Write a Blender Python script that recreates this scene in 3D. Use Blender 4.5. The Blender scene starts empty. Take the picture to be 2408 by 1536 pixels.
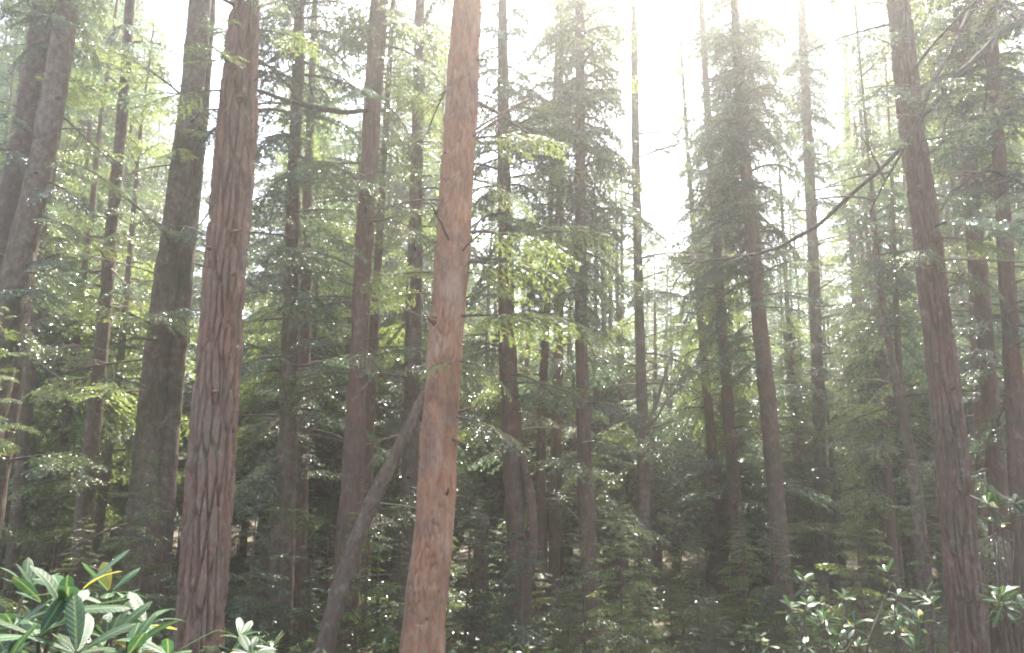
import bpy, math, random
import numpy as np
from mathutils import Vector, Matrix, Quaternion

# ------------------------------------------------------------------ camera, sky, sun, exposure
scene = bpy.context.scene
C = scene.collection
PITCH, ROLL, HFOV, CAMZ = math.radians(12.0), math.radians(1.0), math.radians(64.0), 1.6
camd = bpy.data.cameras.new('camera'); camo = bpy.data.objects.new('camera', camd); C.objects.link(camo)
camd.sensor_width = 36.0; camd.angle = HFOV; camd.clip_end = 2000.0; camd.clip_start = 0.05
Fv = Vector((0, math.cos(PITCH), math.sin(PITCH))); U0 = Vector((0, -math.sin(PITCH), math.cos(PITCH))); R0 = Vector((1, 0, 0))
Rv = R0*math.cos(ROLL) + U0*math.sin(ROLL); Uv = U0*math.cos(ROLL) - R0*math.sin(ROLL)
camo.matrix_world = Matrix(((Rv.x, Uv.x, -Fv.x, 0), (Rv.y, Uv.y, -Fv.y, 0), (Rv.z, Uv.z, -Fv.z, CAMZ), (0, 0, 0, 1)))
scene.camera = camo

SUN_AZ, SUN_EL = math.radians(17.0), math.radians(61.0)
world = bpy.data.worlds.new('World'); scene.world = world; world.use_nodes = True
wn = world.node_tree; wn.nodes.clear()
sky = wn.nodes.new('ShaderNodeTexSky'); sky.sky_type = 'NISHITA'; sky.sun_disc = False
sky.sun_elevation = SUN_EL; sky.sun_rotation = SUN_AZ; sky.air_density = 1.0; sky.dust_density = 3.0; sky.ozone_density = 1.0
bg = wn.nodes.new('ShaderNodeBackground'); bg.inputs['Strength'].default_value = 0.15
wo = wn.nodes.new('ShaderNodeOutputWorld')
wn.links.new(sky.outputs[0], bg.inputs[0]); wn.links.new(bg.outputs[0], wo.inputs[0])
sund = bpy.data.lights.new('sun', 'SUN'); sund.energy = 5.0; sund.angle = math.radians(0.6); sund.color = (1.0, 0.955, 0.87)
suno = bpy.data.objects.new('sun', sund); C.objects.link(suno)
sv = Vector((math.sin(SUN_AZ)*math.cos(SUN_EL), math.cos(SUN_AZ)*math.cos(SUN_EL), math.sin(SUN_EL)))
suno.rotation_euler = (-sv).to_track_quat('-Z', 'Y').to_euler(); suno.location = (0, 0, 60)
scene.view_settings.view_transform = 'Standard'; scene.view_settings.look = 'None'
scene.view_settings.exposure = 2.38; scene.view_settings.gamma = 1.0
cy = scene.cycles
cy.max_bounces = 7; cy.diffuse_bounces = 4; cy.glossy_bounces = 2; cy.transmission_bounces = 4; cy.volume_bounces = 1; cy.transparent_max_bounces = 8
cy.filter_width = 1.9; cy.use_denoising = True; cy.sample_clamp_indirect = 6.0; cy.caustics_reflective = False; cy.caustics_refractive = False
HAZE_DENSITY, HAZE_ANISO = 0.0046, 0.75

# ------------------------------------------------------------------ helpers
FPX = 1204.0/math.tan(HFOV/2)                    # pictures measured at 2408 x 1536
rng = np.random.default_rng(7); random.seed(7)
def unproj(x, y, Y):
    d = Fv*FPX + Rv*(x-1204.0) + Uv*(768.0-y)
    t = Y/d.y
    return np.array((d.x*t, Y, CAMZ + d.z*t)), t*FPX      # point, depth along the axis
def azim(x): return (Fv*FPX + Rv*(x-1204.0) + Uv*(768.0-700.0))

def hash3(i, j, k, s=0):
    n = (i*374761393 + j*668265263 + k*2147483647 + s*974634777) & 0xffffffff
    n = ((n ^ (n >> 13))*1274126177) & 0xffffffff
    n = (n ^ (n >> 16)) & 0xffffffff
    return n/4294967295.0
def vnoise(p, s=0):
    p = np.asarray(p, float); i = np.floor(p).astype(np.int64); f = p-i; f = f*f*(3-2*f)
    r = 0.0
    for a in (0, 1):
        wa = f[:, 0] if a else 1-f[:, 0]
        for b in (0, 1):
            wb = f[:, 1] if b else 1-f[:, 1]
            for c in (0, 1):
                wc = f[:, 2] if c else 1-f[:, 2]
                r = r + wa*wb*wc*hash3(i[:, 0]+a, i[:, 1]+b, i[:, 2]+c, s)
    return r
def fbm(p, s=0, o=3):
    r = 0; a = .5
    for k in range(o):
        r = r + a*vnoise(np.asarray(p)*(2**k), s+k*17); a *= .5
    return r
def worley(p, s=0):
    i = np.floor(p).astype(np.int64); f1 = np.full(len(p), 9.); f2 = np.full(len(p), 9.)
    for a in (-1, 0, 1):
        for b in (-1, 0, 1):
            for c in (-1, 0, 1):
                ii = i+np.array((a, b, c))
                q = ii+np.stack([hash3(ii[:, 0], ii[:, 1], ii[:, 2], s+t) for t in (1, 2, 3)], 1)
                d = np.sqrt(((q-p)**2).sum(1))
                n1 = np.minimum(f1, d); f2 = np.minimum(f2, np.maximum(f1, d)); f1 = n1
    return f1, f2

def ground_z(x, y):
    x = np.asarray(x, float); y = np.asarray(y, float)
    p = np.stack([x*.22, y*.22, x*0], -1).reshape(-1, 3)
    n = (fbm(p, 3)-.45).reshape(x.shape)
    q = np.stack([x*.04+9, y*.04, x*0+4], -1).reshape(-1, 3)
    n2 = (fbm(q, 5)-.45).reshape(x.shape)
    return -.065*np.clip(y, 0, 13) + .45*n + np.clip(np.abs(y)/20, 0, 1)*1.2*n2 + .10*np.clip(y-48, 0, 90)
def gz(x, y): return float(ground_z(np.array([x]), np.array([y]))[0])

def mesh_arrays(name, verts, faces, mats, midx=None, smooth=True):
    """verts (n,3); faces: list of int arrays (m,3) / (m,4); midx: list of slot numbers for each face array"""
    me = bpy.data.meshes.new(name)
    verts = np.ascontiguousarray(verts, np.float32)
    me.vertices.add(len(verts)); me.vertices.foreach_set('co', verts.ravel())
    lv = np.concatenate([f.ravel() for f in faces]).astype(np.int32)
    cnt = np.concatenate([np.full(len(f), f.shape[1]) for f in faces])
    start = np.concatenate([[0], np.cumsum(cnt)[:-1]]).astype(np.int32)
    me.loops.add(len(lv)); me.loops.foreach_set('vertex_index', lv)
    me.polygons.add(len(cnt)); me.polygons.foreach_set('loop_start', start)
    if midx is not None:
        mi = np.concatenate([np.full(len(f), m) for f, m in zip(faces, midx)]).astype(np.int32)
        me.polygons.foreach_set('material_index', mi)
    me.polygons.foreach_set('use_smooth', np.full(len(cnt), smooth, bool))
    for m in mats: me.materials.append(m)
    me.update(calc_edges=True); me.validate()
    return me
def obj(name, me, parent=None, loc=(0, 0, 0), rot=None, scl=None):
    o = bpy.data.objects.new(name, me); C.objects.link(o); o.location = loc
    if rot is not None:
        if isinstance(rot, Quaternion): o.rotation_mode = 'QUATERNION'; o.rotation_quaternion = rot
        else: o.rotation_euler = rot
    if scl is not None: o.scale = scl if hasattr(scl, '__len__') else (scl,)*3
    if parent: o.parent = parent
    return o
def tag(o, label, cat, group=None):
    o['label'] = label; o['category'] = cat
    if group: o['group'] = group
    return o
def thing(name, label, cat, loc, group=None, rz=0.0):
    o = bpy.data.objects.new(name, None); C.objects.link(o); o.location = loc; o.rotation_euler = (0, 0, rz)
    o.empty_display_size = .2
    return tag(o, label, cat, group)

# ------------------------------------------------------------------ materials
class NT:
    def __init__(s, name):
        s.m = bpy.data.materials.new(name); s.m.use_nodes = True; s.t = s.m.node_tree; s.t.nodes.clear()
        s.out = s.n('ShaderNodeOutputMaterial')
    def n(s, k, **kw):
        nd = s.t.nodes.new(k)
        for a, b in kw.items(): setattr(nd, a, b)
        return nd
    def l(s, a, b): s.t.links.new(a, b)
    def ramp(s, fac, stops):
        r = s.n('ShaderNodeValToRGB'); e = r.color_ramp.elements
        while len(e) < len(stops): e.new(.5)
        for q, (p, c) in zip(e, stops): q.position = p; q.color = (*c, 1) if len(c) == 3 else c
        s.l(fac, r.inputs[0]); return r.outputs[0]
    def noise(s, scale, stretch=(1, 1, 1), detail=5, rough=.6):
        tc = s.n('ShaderNodeTexCoord'); mp = s.n('ShaderNodeMapping'); mp.inputs['Scale'].default_value = stretch
        s.l(tc.outputs['Object'], mp.inputs[0])
        nz = s.n('ShaderNodeTexNoise'); nz.inputs['Scale'].default_value = scale; nz.inputs['Detail'].default_value = detail; nz.inputs['Roughness'].default_value = rough
        s.l(mp.outputs[0], nz.inputs['Vector']); return nz.outputs['Fac']
    def mix(s, f, a, b):
        m = s.n('ShaderNodeMix', data_type='RGBA')
        if hasattr(f, 'links'): s.l(f, m.inputs[0])
        else: m.inputs[0].default_value = f
        for v, i in ((a, 6), (b, 7)):
            if hasattr(v, 'links'): s.l(v, m.inputs[i])
            else: m.inputs[i].default_value = (*v, 1)
        return m.outputs[2]

def bark_mat(name, c0, c1, c2, lichen=0.0, moss=0.0, bump=.5, stretch=.18, scale=22, patches=None):
    t = NT(name)
    f = t.noise(scale, (1, 1, stretch), 6, .65)
    col = t.ramp(f, [(.28, c0), (.5, c1), (.72, c2)])
    big = t.noise(1.6, (1, 1, .5), 3, .5)
    col = t.mix(t.ramp(big, [(.35, (0, 0, 0)), (.7, (.55,)*3)]), col, tuple(x*.62 for x in c1))
    if patches:
        pf = t.ramp(t.noise(2.6, (1, 1, .7), 6, .65), [(.47, (0, 0, 0)), (.60, (.8,)*3)])
        col = t.mix(pf, col, patches[0])
        pf = t.ramp(t.noise(3.7, (1, 1, .35), 7, .7), [(.53, (0, 0, 0)), (.64, (.7,)*3)])
        col = t.mix(pf, col, patches[1])
    if lichen:
        lf = t.ramp(t.noise(9.0, (1, 1, .8), 9, .75), [(.56-lichen*.12, (0, 0, 0)), (.70-lichen*.08, (.6,)*3)])
        col = t.mix(lf, col, (.26, .225, .18))
    if moss:
        mf = t.ramp(t.noise(1.3, (1, 1, .45), 5, .6), [(.60-moss*.15, (0, 0, 0)), (.70-moss*.12, (.85,)*3)])
        col = t.mix(mf, col, (.045, .048, .014))
    p = t.n('ShaderNodeBsdfPrincipled'); p.inputs['Roughness'].default_value = .9; p.inputs['Specular IOR Level'].default_value = .25
    t.l(col, p.inputs['Base Color'])
    b = t.n('ShaderNodeBump'); b.inputs['Strength'].default_value = bump; b.inputs['Distance'].default_value = .02
    t.l(t.noise(scale*1.7, (1, 1, stretch*1.6), 8, .7), b.inputs['Height']); t.l(b.outputs[0], p.inputs['Normal'])
    t.l(p.outputs[0], t.out.inputs[0]); return t.m
def leaf_mat(name, ca, cb, cc=None, veins=False, trans=.45, rough=.25, spec=1.0, tcol=2.2, orand=.3):
    t = NT(name)
    g = t.n('ShaderNodeNewGeometry'); oi = t.n('ShaderNodeObjectInfo')
    stops = [(0, ca), (.8, cb), (1.0, cc or cb)] if not cc else [(0, ca), (.55, cb), (.9, cb), (.97, cc)]
    col = t.ramp(g.outputs['Random Per Island'], stops)
    bmp = None
    if veins:
        tc = t.n('ShaderNodeTexCoord'); sx = t.n('ShaderNodeSeparateXYZ'); t.l(tc.outputs['Object'], sx.inputs[0])
        ab = t.n('ShaderNodeMath', operation='ABSOLUTE'); t.l(sx.outputs[1], ab.inputs[0])
        rib = t.ramp(ab.outputs[0], [(.0009, (.75,)*3), (.0022, (0, 0, 0))])
        col = t.mix(rib, col, (.16, .19, .07))
        mot = t.ramp(t.noise(30, detail=5), [(.45, (0, 0, 0)), (.75, (.55,)*3)]); col = t.mix(mot, col, tuple(x*1.5 for x in cb))
        spot = t.ramp(t.noise(55, detail=2), [(.70, (0, 0, 0)), (.74, (.8,)*3)]); col = t.mix(spot, col, (.10, .065, .03))
        ad = t.n('ShaderNodeMath', operation='MULTIPLY_ADD'); ad.inputs[1].default_value = -.9; t.l(ab.outputs[0], ad.inputs[0]); t.l(sx.outputs[0], ad.inputs[2])
        ml = t.n('ShaderNodeMath', operation='MULTIPLY'); ml.inputs[1].default_value = 520.; t.l(ad.outputs[0], ml.inputs[0])
        sn = t.n('ShaderNodeMath', operation='SINE'); t.l(ml.outputs[0], sn.inputs[0])
        bmp = t.n('ShaderNodeBump'); bmp.inputs['Strength'].default_value = .12; bmp.inputs['Distance'].default_value = .002; t.l(sn.outputs[0], bmp.inputs['Height'])
    hs = t.n('ShaderNodeHueSaturation')
    mr = t.n('ShaderNodeMapRange'); mr.inputs[3].default_value = 1-orand; mr.inputs[4].default_value = 1+orand
    t.l(oi.outputs['Random'], mr.inputs[0]); t.l(mr.outputs[0], hs.inputs['Value']); t.l(col, hs.inputs['Color'])
    p = t.n('ShaderNodeBsdfPrincipled'); p.inputs['Roughness'].default_value = rough; p.inputs['Specular IOR Level'].default_value = spec
    t.l(hs.outputs[0], p.inputs['Base Color'])
    if bmp: t.l(bmp.outputs[0], p.inputs['Normal'])
    tr = t.n('ShaderNodeBsdfTranslucent')
    h2 = t.n('ShaderNodeHueSaturation'); h2.inputs['Hue'].default_value = .485; h2.inputs['Saturation'].default_value = 1.08; h2.inputs['Value'].default_value = tcol
    t.l(hs.outputs[0], h2.inputs['Color']); t.l(h2.outputs[0], tr.inputs[0])
    mx = t.n('ShaderNodeMixShader'); mx.inputs[0].default_value = trans
    t.l(p.outputs[0], mx.inputs[1]); t.l(tr.outputs[0], mx.inputs[2]); t.l(mx.outputs[0], t.out.inputs[0]); return t.m

M = {}
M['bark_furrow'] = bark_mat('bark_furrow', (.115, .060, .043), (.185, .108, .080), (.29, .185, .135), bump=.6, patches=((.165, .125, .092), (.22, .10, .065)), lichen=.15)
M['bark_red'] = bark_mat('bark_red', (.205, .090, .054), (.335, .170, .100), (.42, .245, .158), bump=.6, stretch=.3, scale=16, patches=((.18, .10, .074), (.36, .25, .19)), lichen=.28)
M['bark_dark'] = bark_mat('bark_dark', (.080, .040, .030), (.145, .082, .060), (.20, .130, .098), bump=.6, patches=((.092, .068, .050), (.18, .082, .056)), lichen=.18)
M['bark_grey'] = bark_mat('bark_grey', (.068, .044, .033), (.13, .090, .066), (.19, .142, .108), lichen=.35, bump=.6, stretch=.5, scale=18)
M['bark_moss'] = bark_mat('bark_moss', (.074, .048, .034), (.138, .093, .066), (.21, .157, .118), lichen=.6, moss=.6, bump=.7, stretch=.6, scale=16)
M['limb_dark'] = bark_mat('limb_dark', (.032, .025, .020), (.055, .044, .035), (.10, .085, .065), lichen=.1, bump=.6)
M['twig'] = bark_mat('twig', (.05, .035, .026), (.10, .075, .058), (.16, .13, .105), bump=.2)
M['twig_pale'] = bark_mat('twig_pale', (.12, .085, .06), (.22, .17, .13), (.32, .27, .2), lichen=.3, bump=.2)
M['needle'] = leaf_mat('needle', (.046, .070, .028), (.084, .115, .044), (.21, .195, .08))
M['needle_blue'] = leaf_mat('needle_blue', (.040, .067, .040), (.070, .106, .060), (.16, .17, .09))
M['needle_light'] = leaf_mat('needle_light', (.075, .112, .034), (.118, .160, .052), (.26, .25, .08), trans=.5)
M['needle_dead'] = leaf_mat('needle_dead', (.10, .05, .035), (.16, .09, .06), trans=.25)
M['rhodo'] = leaf_mat('rhodo', (.012, .032, .015), (.021, .047, .020), veins=True, trans=.22, rough=.36, spec=.35, orand=.3)
M['rhodo_near'] = leaf_mat('rhodo_near', (.014, .040, .018), (.026, .060, .024), veins=True, trans=.22, rough=.52, spec=.25, orand=.35)
M['rhodo_yellow'] = leaf_mat('rhodo_yellow', (.26, .24, .03), (.34, .30, .05), veins=True, trans=.45, rough=.3, spec=.5, tcol=1.2)
M['ground_cover'] = leaf_mat('ground_cover', (.035, .075, .020), (.075, .125, .035), (.16, .13, .06), trans=.4)

t = NT('forest_floor')
col = t.ramp(t.noise(2.2, detail=6), [(.3, (.045, .032, .02)), (.5, (.085, .062, .038)), (.62, (.05, .06, .02)), (.75, (.13, .10, .07))])
col = t.mix(t.ramp(t.noise(38, detail=3), [(.4, (0, 0, 0)), (.65, (.6,)*3)]), col, (.12, .085, .05))
p = t.n('ShaderNodeBsdfPrincipled'); p.inputs['Roughness'].default_value = .95; t.l(col, p.inputs['Base Color'])
b = t.n('ShaderNodeBump'); b.inputs['Strength'].default_value = .8; b.inputs['Distance'].default_value = .05; t.l(t.noise(30, detail=6), b.inputs['Height']); t.l(b.outputs[0], p.inputs['Normal'])
t.l(p.outputs[0], t.out.inputs[0]); M['floor'] = t.m

# ------------------------------------------------------------------ ground
xs = np.concatenate([np.linspace(-170, -30, 40), np.linspace(-28.5, 28.5, 90), np.linspace(30, 170, 40)])
ys = np.concatenate([np.linspace(-60, -6, 20), np.linspace(-5, 45, 110), np.linspace(47, 190, 50)])
gx, gy = np.meshgrid(xs, ys)
gv = np.stack([gx, gy, ground_z(gx, gy)], -1).reshape(-1, 3)
nx, ny = len(xs), len(ys)
ii = (np.arange(ny-1)[:, None]*nx+np.arange(nx-1)[None]).ravel()
g = obj('ground', mesh_arrays('ground', gv, [np.stack([ii, ii+1, ii+nx+1, ii+nx], 1)], [M['floor']])); g['kind'] = 'structure'

# ------------------------------------------------------------------ trunks
def smooth_path(P, R, z_step):
    """P (n,3) from base to top, R (n,) -> dense smoothed points; z_step(z) is the ring spacing"""
    d = np.concatenate([[0], np.cumsum(np.linalg.norm(np.diff(P, axis=0), axis=1))])
    fine = np.linspace(0, d[-1], 600)
    Q = np.stack([np.interp(fine, d, P[:, k]) for k in range(3)]+[np.interp(fine, d, R)], 1)
    k = 41; ker = np.hanning(k+2)[1:-1]; ker /= ker.sum()
    Qp = np.concatenate([2*Q[:1]-Q[k//2:0:-1], Q, 2*Q[-1:]-Q[-2:-k//2-1:-1]])
    S = np.stack([np.convolve(Qp[:, c], ker, 'valid') for c in range(4)], 1)[:600]
    out = []; s = 0
    while s < d[-1]:
        out.append(s); s += z_step(np.interp(s, fine, S[:, 2]))
    out.append(d[-1]); out = np.array(out)
    return np.stack([np.interp(out, fine, S[:, c]) for c in range(3)], 1), np.interp(out, fine, np.maximum(S[:, 3], .002)), out
def tube(P, R, nside, s=None, style=None, seed=0):
    n = len(P); T = np.gradient(P, axis=0); T /= np.linalg.norm(T, axis=1)[:, None]+1e-9
    ref = np.array((0, 1., 0)) if abs(T[:, 1]).mean() < .8 else np.array((1., 0, 0))
    A = np.cross(ref, T); A /= np.linalg.norm(A, axis=1)[:, None]; B = np.cross(T, A)
    th = np.arange(nside)*2*np.pi/nside
    c, sn = np.cos(th), np.sin(th)
    rr = np.repeat(R[:, None], nside, 1)
    if style:
        r0 = np.maximum(R, .03)[:, None]
        X = np.stack([(r0*c).ravel(), (r0*sn).ravel(), np.repeat(s, nside)], 1)
        if style == 'furrow':
            w = (vnoise(X*np.array((7, 7, 2.)), seed)-.5)*.35
            q = X*np.array((13.5, 13.5, 1.45)); q[:, 0] += w*1.2; q[:, 1] -= w*1.0
            f1, f2 = worley(q, seed)
            q2 = X*np.array((42, 42, 6.5)); g1, g2 = worley(q2, seed+9)
            dd = .055*np.clip((f2-f1-.05)/.14, 0, 1)+.012*np.clip((g2-g1-.05)/.3, 0, 1)-.056
            dd += .008*(fbm(X*np.array((9, 9, 1.4)), seed+3)-.45)
        elif style == 'fine':
            q2 = X*np.array((21, 21, 4.2)); g1, g2 = worley(q2, seed+9)
            dd = .030*np.clip((g2-g1-.03)/.14, 0, 1)*np.clip(fbm(X*np.array((3, 3, 1.)), seed+21)*3.2-.75, 0, 1)-.016+.034*(fbm(X*np.array((4, 4, 1.7)), seed+3)-.45)+.010*(fbm(X*np.array((22, 22, 5)), seed+5)-.45)
        else:
            dd = .05*(fbm(X*np.array((5, 5, 2.2)), seed+3)-.45)+.03*(fbm(X*np.array((18, 18, 6)), seed+7)-.45)
        dd = dd.reshape(n, nside)*np.clip(R/.12, .15, 1)[:, None]
        rr = rr+dd
    V = P[:, None]+rr[..., None]*(c[None, :, None]*A[:, None]+sn[None, :, None]*B[:, None])
    a = np.arange(n-1)[:, None]*nside; j = np.arange(nside)[None]; j2 = (j+1) % nside
    F = np.stack([a+j, a+j2, a+nside+j2, a+nside+j], -1).reshape(-1, 4)
    return V.reshape(-1, 3), F

# ------------------------------------------------------------------ boughs and crowns
def unit(v): return v/(np.linalg.norm(v, axis=-1, keepdims=True)+1e-9)
def make_bough(rg, L, llen, lwid, lsp, sec_step, ter_step, droop=.3, needles=1.0):
    """a bough along +X, sprays flat in XY and drooping. returns wood verts/faces, leaf verts/faces"""
    s = np.linspace(0, 1, 8)
    bend = rg.uniform(-.12, .12)
    axis = np.stack([L*s*(1-.12*s*s), L*bend*s**2, L*(.10*s-droop*s**2)], 1)
    WV, WF, nv = [], [], 0
    def addtube(P, r0, r1, ns=3):
        nonlocal nv
        v, f = tube(P, np.linspace(r0, r1, len(P)), ns); WV.append(v); WF.append(f+nv); nv += len(v)
    addtube(axis, .011*L+.004, .003, 5)
    twigs = []                                                   # (start, end, width)
    def at(u): return np.array([np.interp(u, s, axis[:, k]) for k in range(3)])
    u = .12+rg.uniform(0, .05); side = 1
    while u < .99:
        p = at(u); tx = unit(at(min(1, u+.05))-at(max(0, u-.05)))
        ln = L*(.46*(1-u)**.75+.05)*rg.uniform(.55, 1.15)
        an = math.radians(rg.uniform(42, 66))
        d = tx*math.cos(an)+np.array((0, 1, 0))*side*math.sin(an)
        d = unit(d+np.array((0, 0, rg.uniform(-.28, .05))))
        q = np.linspace(0, 1, 5)[:, None]
        sec = p+d*ln*q+np.array((0, 0, -1.))*ln*.28*q**2+tx*ln*.12*q**2
        addtube(sec, .0035+.004*ln, .0015)
        for a, b in zip(sec[:-1], sec[1:]): twigs.append((a, b))
        w = .12; ts = 1
        while w < 1:
            pp = np.array([np.interp(w, q[:, 0], sec[:, k]) for k in range(3)])
            tl = (.40*ln*(1-w)**.8+.05)*rg.uniform(.6, 1.2)
            t2 = unit(sec[-1]-sec[0]); sd = np.cross((0, 0, 1), t2)*ts
            an2 = math.radians(rg.uniform(38, 62))
            d2 = unit(t2*math.cos(an2)+sd*math.sin(an2)+np.array((0, 0, rg.uniform(-.45, .05))))
            twigs.append((pp, pp+d2*tl)); w += ter_step/max(ln, .05); ts = -ts
        u += sec_step/L; side = -side
    twigs.append((axis[-2], axis[-1]))
    Pn, Tn, Nn = [], [], []
    for a, b in twigs:
        l = np.linalg.norm(b-a); k = max(1, int(l/lsp*needles+rg.random()))
        u_ = (np.arange(k)+rg.random(k))/k
        tt = (b-a)/(l+1e-9); nn = unit(np.array((0, 0, 1.))-tt*tt[2]+rg.normal(0, .18, 3))
        Pn.append(a+(b-a)*u_[:, None]); Tn.append(np.repeat(tt[None], k, 0)); Nn.append(np.repeat(nn[None], k, 0))
    Pn, Tn, Nn = map(np.concatenate, (Pn, Tn, Nn))
    k = len(Pn); Bn = unit(np.cross(Nn, Tn))
    LV = []
    for sd in (1, -1):
        ln = llen*rg.uniform(.6, 1.25, (k, 1))
        tip = Pn+(Tn*rg.uniform(.25, .7, (k, 1))+Bn*sd*rg.uniform(.7, 1, (k, 1))+Nn*rg.normal(0, .28, (k, 1)))*ln
        wv = (Tn+Nn*rg.normal(0, .35, (k, 1)))*lwid*.5
        LV.append(np.stack([Pn-wv, Pn+wv, tip], 1))
    LV = np.concatenate(LV).reshape(-1, 3); LF = np.arange(len(LV)).reshape(-1, 3)
    return np.concatenate(WV), np.concatenate(WF), LV, LF
def bough_mesh(name, parts, wood, leaf):
    wv, wf, lv, lf = parts
    return mesh_arrays(name, np.concatenate([wv, lv]), [wf, lf+len(wv)], [wood, leaf], [0, 1], smooth=True)
def rotm(az, pitch, roll=0):
    ca, sa = math.cos(az), math.sin(az); cp, sp = math.cos(pitch), math.sin(pitch); cr, sr = math.cos(roll), math.sin(roll)
    Rz = np.array(((ca, -sa, 0), (sa, ca, 0), (0, 0, 1))); Ry = np.array(((cp, 0, -sp), (0, 1, 0), (sp, 0, cp))); Rx = np.array(((1, 0, 0), (0, cr, -sr), (0, sr, cr)))
    return Rz@Ry@Rx
def make_crown(name, rg, H, z0, rmax, nb, protos, wood, leaf, shape=1.0, holes=.25, L0=1.5, top_bias=1.0):
    WV, WF, LV, n = [], [], [], 0
    az = rg.uniform(0, 6.28)
    for i in range(nb):
        u = ((i+rg.random())/nb)**top_bias; z = z0+(H-z0)*u
        az += 2.4+rg.normal(0, .5)
        hole = vnoise(np.array([[math.cos(az)*1.3+7, math.sin(az)*1.3+3, z*.55+nb]]), 11)[0]
        if hole < holes+.12: continue
        rad = rmax*((1-u)**shape*.92+.08)*rg.uniform(.55, 1.15)*min(1, .55+u*3)
        wv, wf, lv, lf = protos[rg.integers(len(protos))]
        sc = rad/L0; Rm = rotm(az, rg.normal(-.10+.5*u, .16), rg.normal(0, .25))*sc
        Rm = Rm@np.diag((1, rg.uniform(.8, 1.15), 1))
        o = np.array((0, 0, z))
        WV.append(wv@Rm.T+o); WF.append(wf+n); n += len(wv); LV.append(lv@Rm.T+o)
    WV = np.concatenate(WV); LV = np.concatenate(LV)
    return mesh_arrays(name, np.concatenate([WV, LV]), [np.concatenate(WF), np.arange(len(LV)).reshape(-1, 3)+len(WV)], [wood, leaf], [0, 1])

rg = np.random.default_rng(11)
B_fine = [make_bough(rg, 1.5, .030, .013, .014, .085, .055, droop=d) for d in (.18, .3, .42, .25)]
B_mid = [make_bough(rg, 1.5, .052, .027, .028, .10, .075, droop=d) for d in (.2, .35, .28, .45)]
B_far = [make_bough(rg, 1.5, .105, .06, .075, .13, .11, droop=d) for d in (.25, .4, .3)]
fine_meshes = {}
for key, mat in (('n', 'needle'), ('b', 'needle_blue'), ('l', 'needle_light')):
    fine_meshes[key] = [bough_mesh('bough', p, M['twig'], M[mat]) for p in B_fine]
B_dead = [make_bough(rg, 1.3, .022, .008, .05, .12, .09, droop=d) for d in (.3, .5)]
dead_meshes = [bough_mesh('dead_spray', p, M['twig'], M['needle_dead']) for p in B_dead]

def dead_branch(rg, L, r):
    WV, WF, n = [], [], 0
    s = np.linspace(0, 1, 9)
    ax = np.stack([L*s, L*rg.normal(0, .08)*s**2+L*.02*rg.normal(size=9)*s, L*(rg.uniform(-.1, .25)*s-rg.uniform(.05, .4)*s**2)], 1)
    def add(P, a, b, ns):
        nonlocal n
        v, f = tube(P, np.linspace(a, b, len(P)), ns); WV.append(v); WF.append(f+n); n += len(v)
    add(ax, r, .0022, 6)
    for u in np.sort(rg.uniform(.2, .98, int(6+7*L))):
        p = np.array([np.interp(u, s, ax[:, k]) for k in range(3)])
        d = unit(np.array((rg.uniform(.2, .9), rg.choice((-1, 1))*rg.uniform(.5, 1), rg.uniform(-.6, .35))))
        ln = L*rg.uniform(.12, .4)*(1.1-u); q = np.linspace(0, 1, 4)[:, None]
        P = p+d*ln*q+np.array((0, 0, -1))*ln*.2*q*q
        add(P, max(.0022, r*.35*(1-u)+.0018), .0014, 3)
        for w in rg.uniform(.3, 1, 2):
            d2 = unit(d+rg.normal(0, .6, 3)); pp = p+d*ln*w
            add(np.stack([pp, pp+d2*ln*.35]), .0018, .0011, 3)
    return mesh_arrays('dead_branch', np.concatenate(WV), [np.concatenate(WF)], [M['twig_pale' if L in (.9, 1.6) else 'twig']])
dead_br = [dead_branch(rg, L, .010+.006*L) for L in (.6, .9, 1.2, 1.6, 2.0)]
crown_high = [make_crown('crown', rg, 10, 0, 2.3, 64, B_mid, M['twig'], M[m], shape=.8, holes=.2) for m in ('needle', 'needle_blue', 'needle')]
crown_full = [make_crown('crown', rg, 10, .5, 2.1, 125, B_mid, M['twig'], M[m], shape=.75, holes=h) for m, h in (('needle', .26), ('needle_blue', .25), ('needle_light', .3), ('needle', .34))]
crown_sap = [make_crown('crown', rg, 4, .25, 1.15, 64, B_mid, M['twig'], M[m], shape=.8, holes=.15) for m in ('needle', 'needle_light', 'needle_blue')]
crown_far = [make_crown('crown', rg, 20, 2.0, 3.1, 200, B_far, M['twig'], M[m], shape=.7, holes=h) for m, h in (('needle', .2), ('needle_light', .24), ('needle_blue', .2), ('needle_light', .2), ('needle', .28))]

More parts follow.
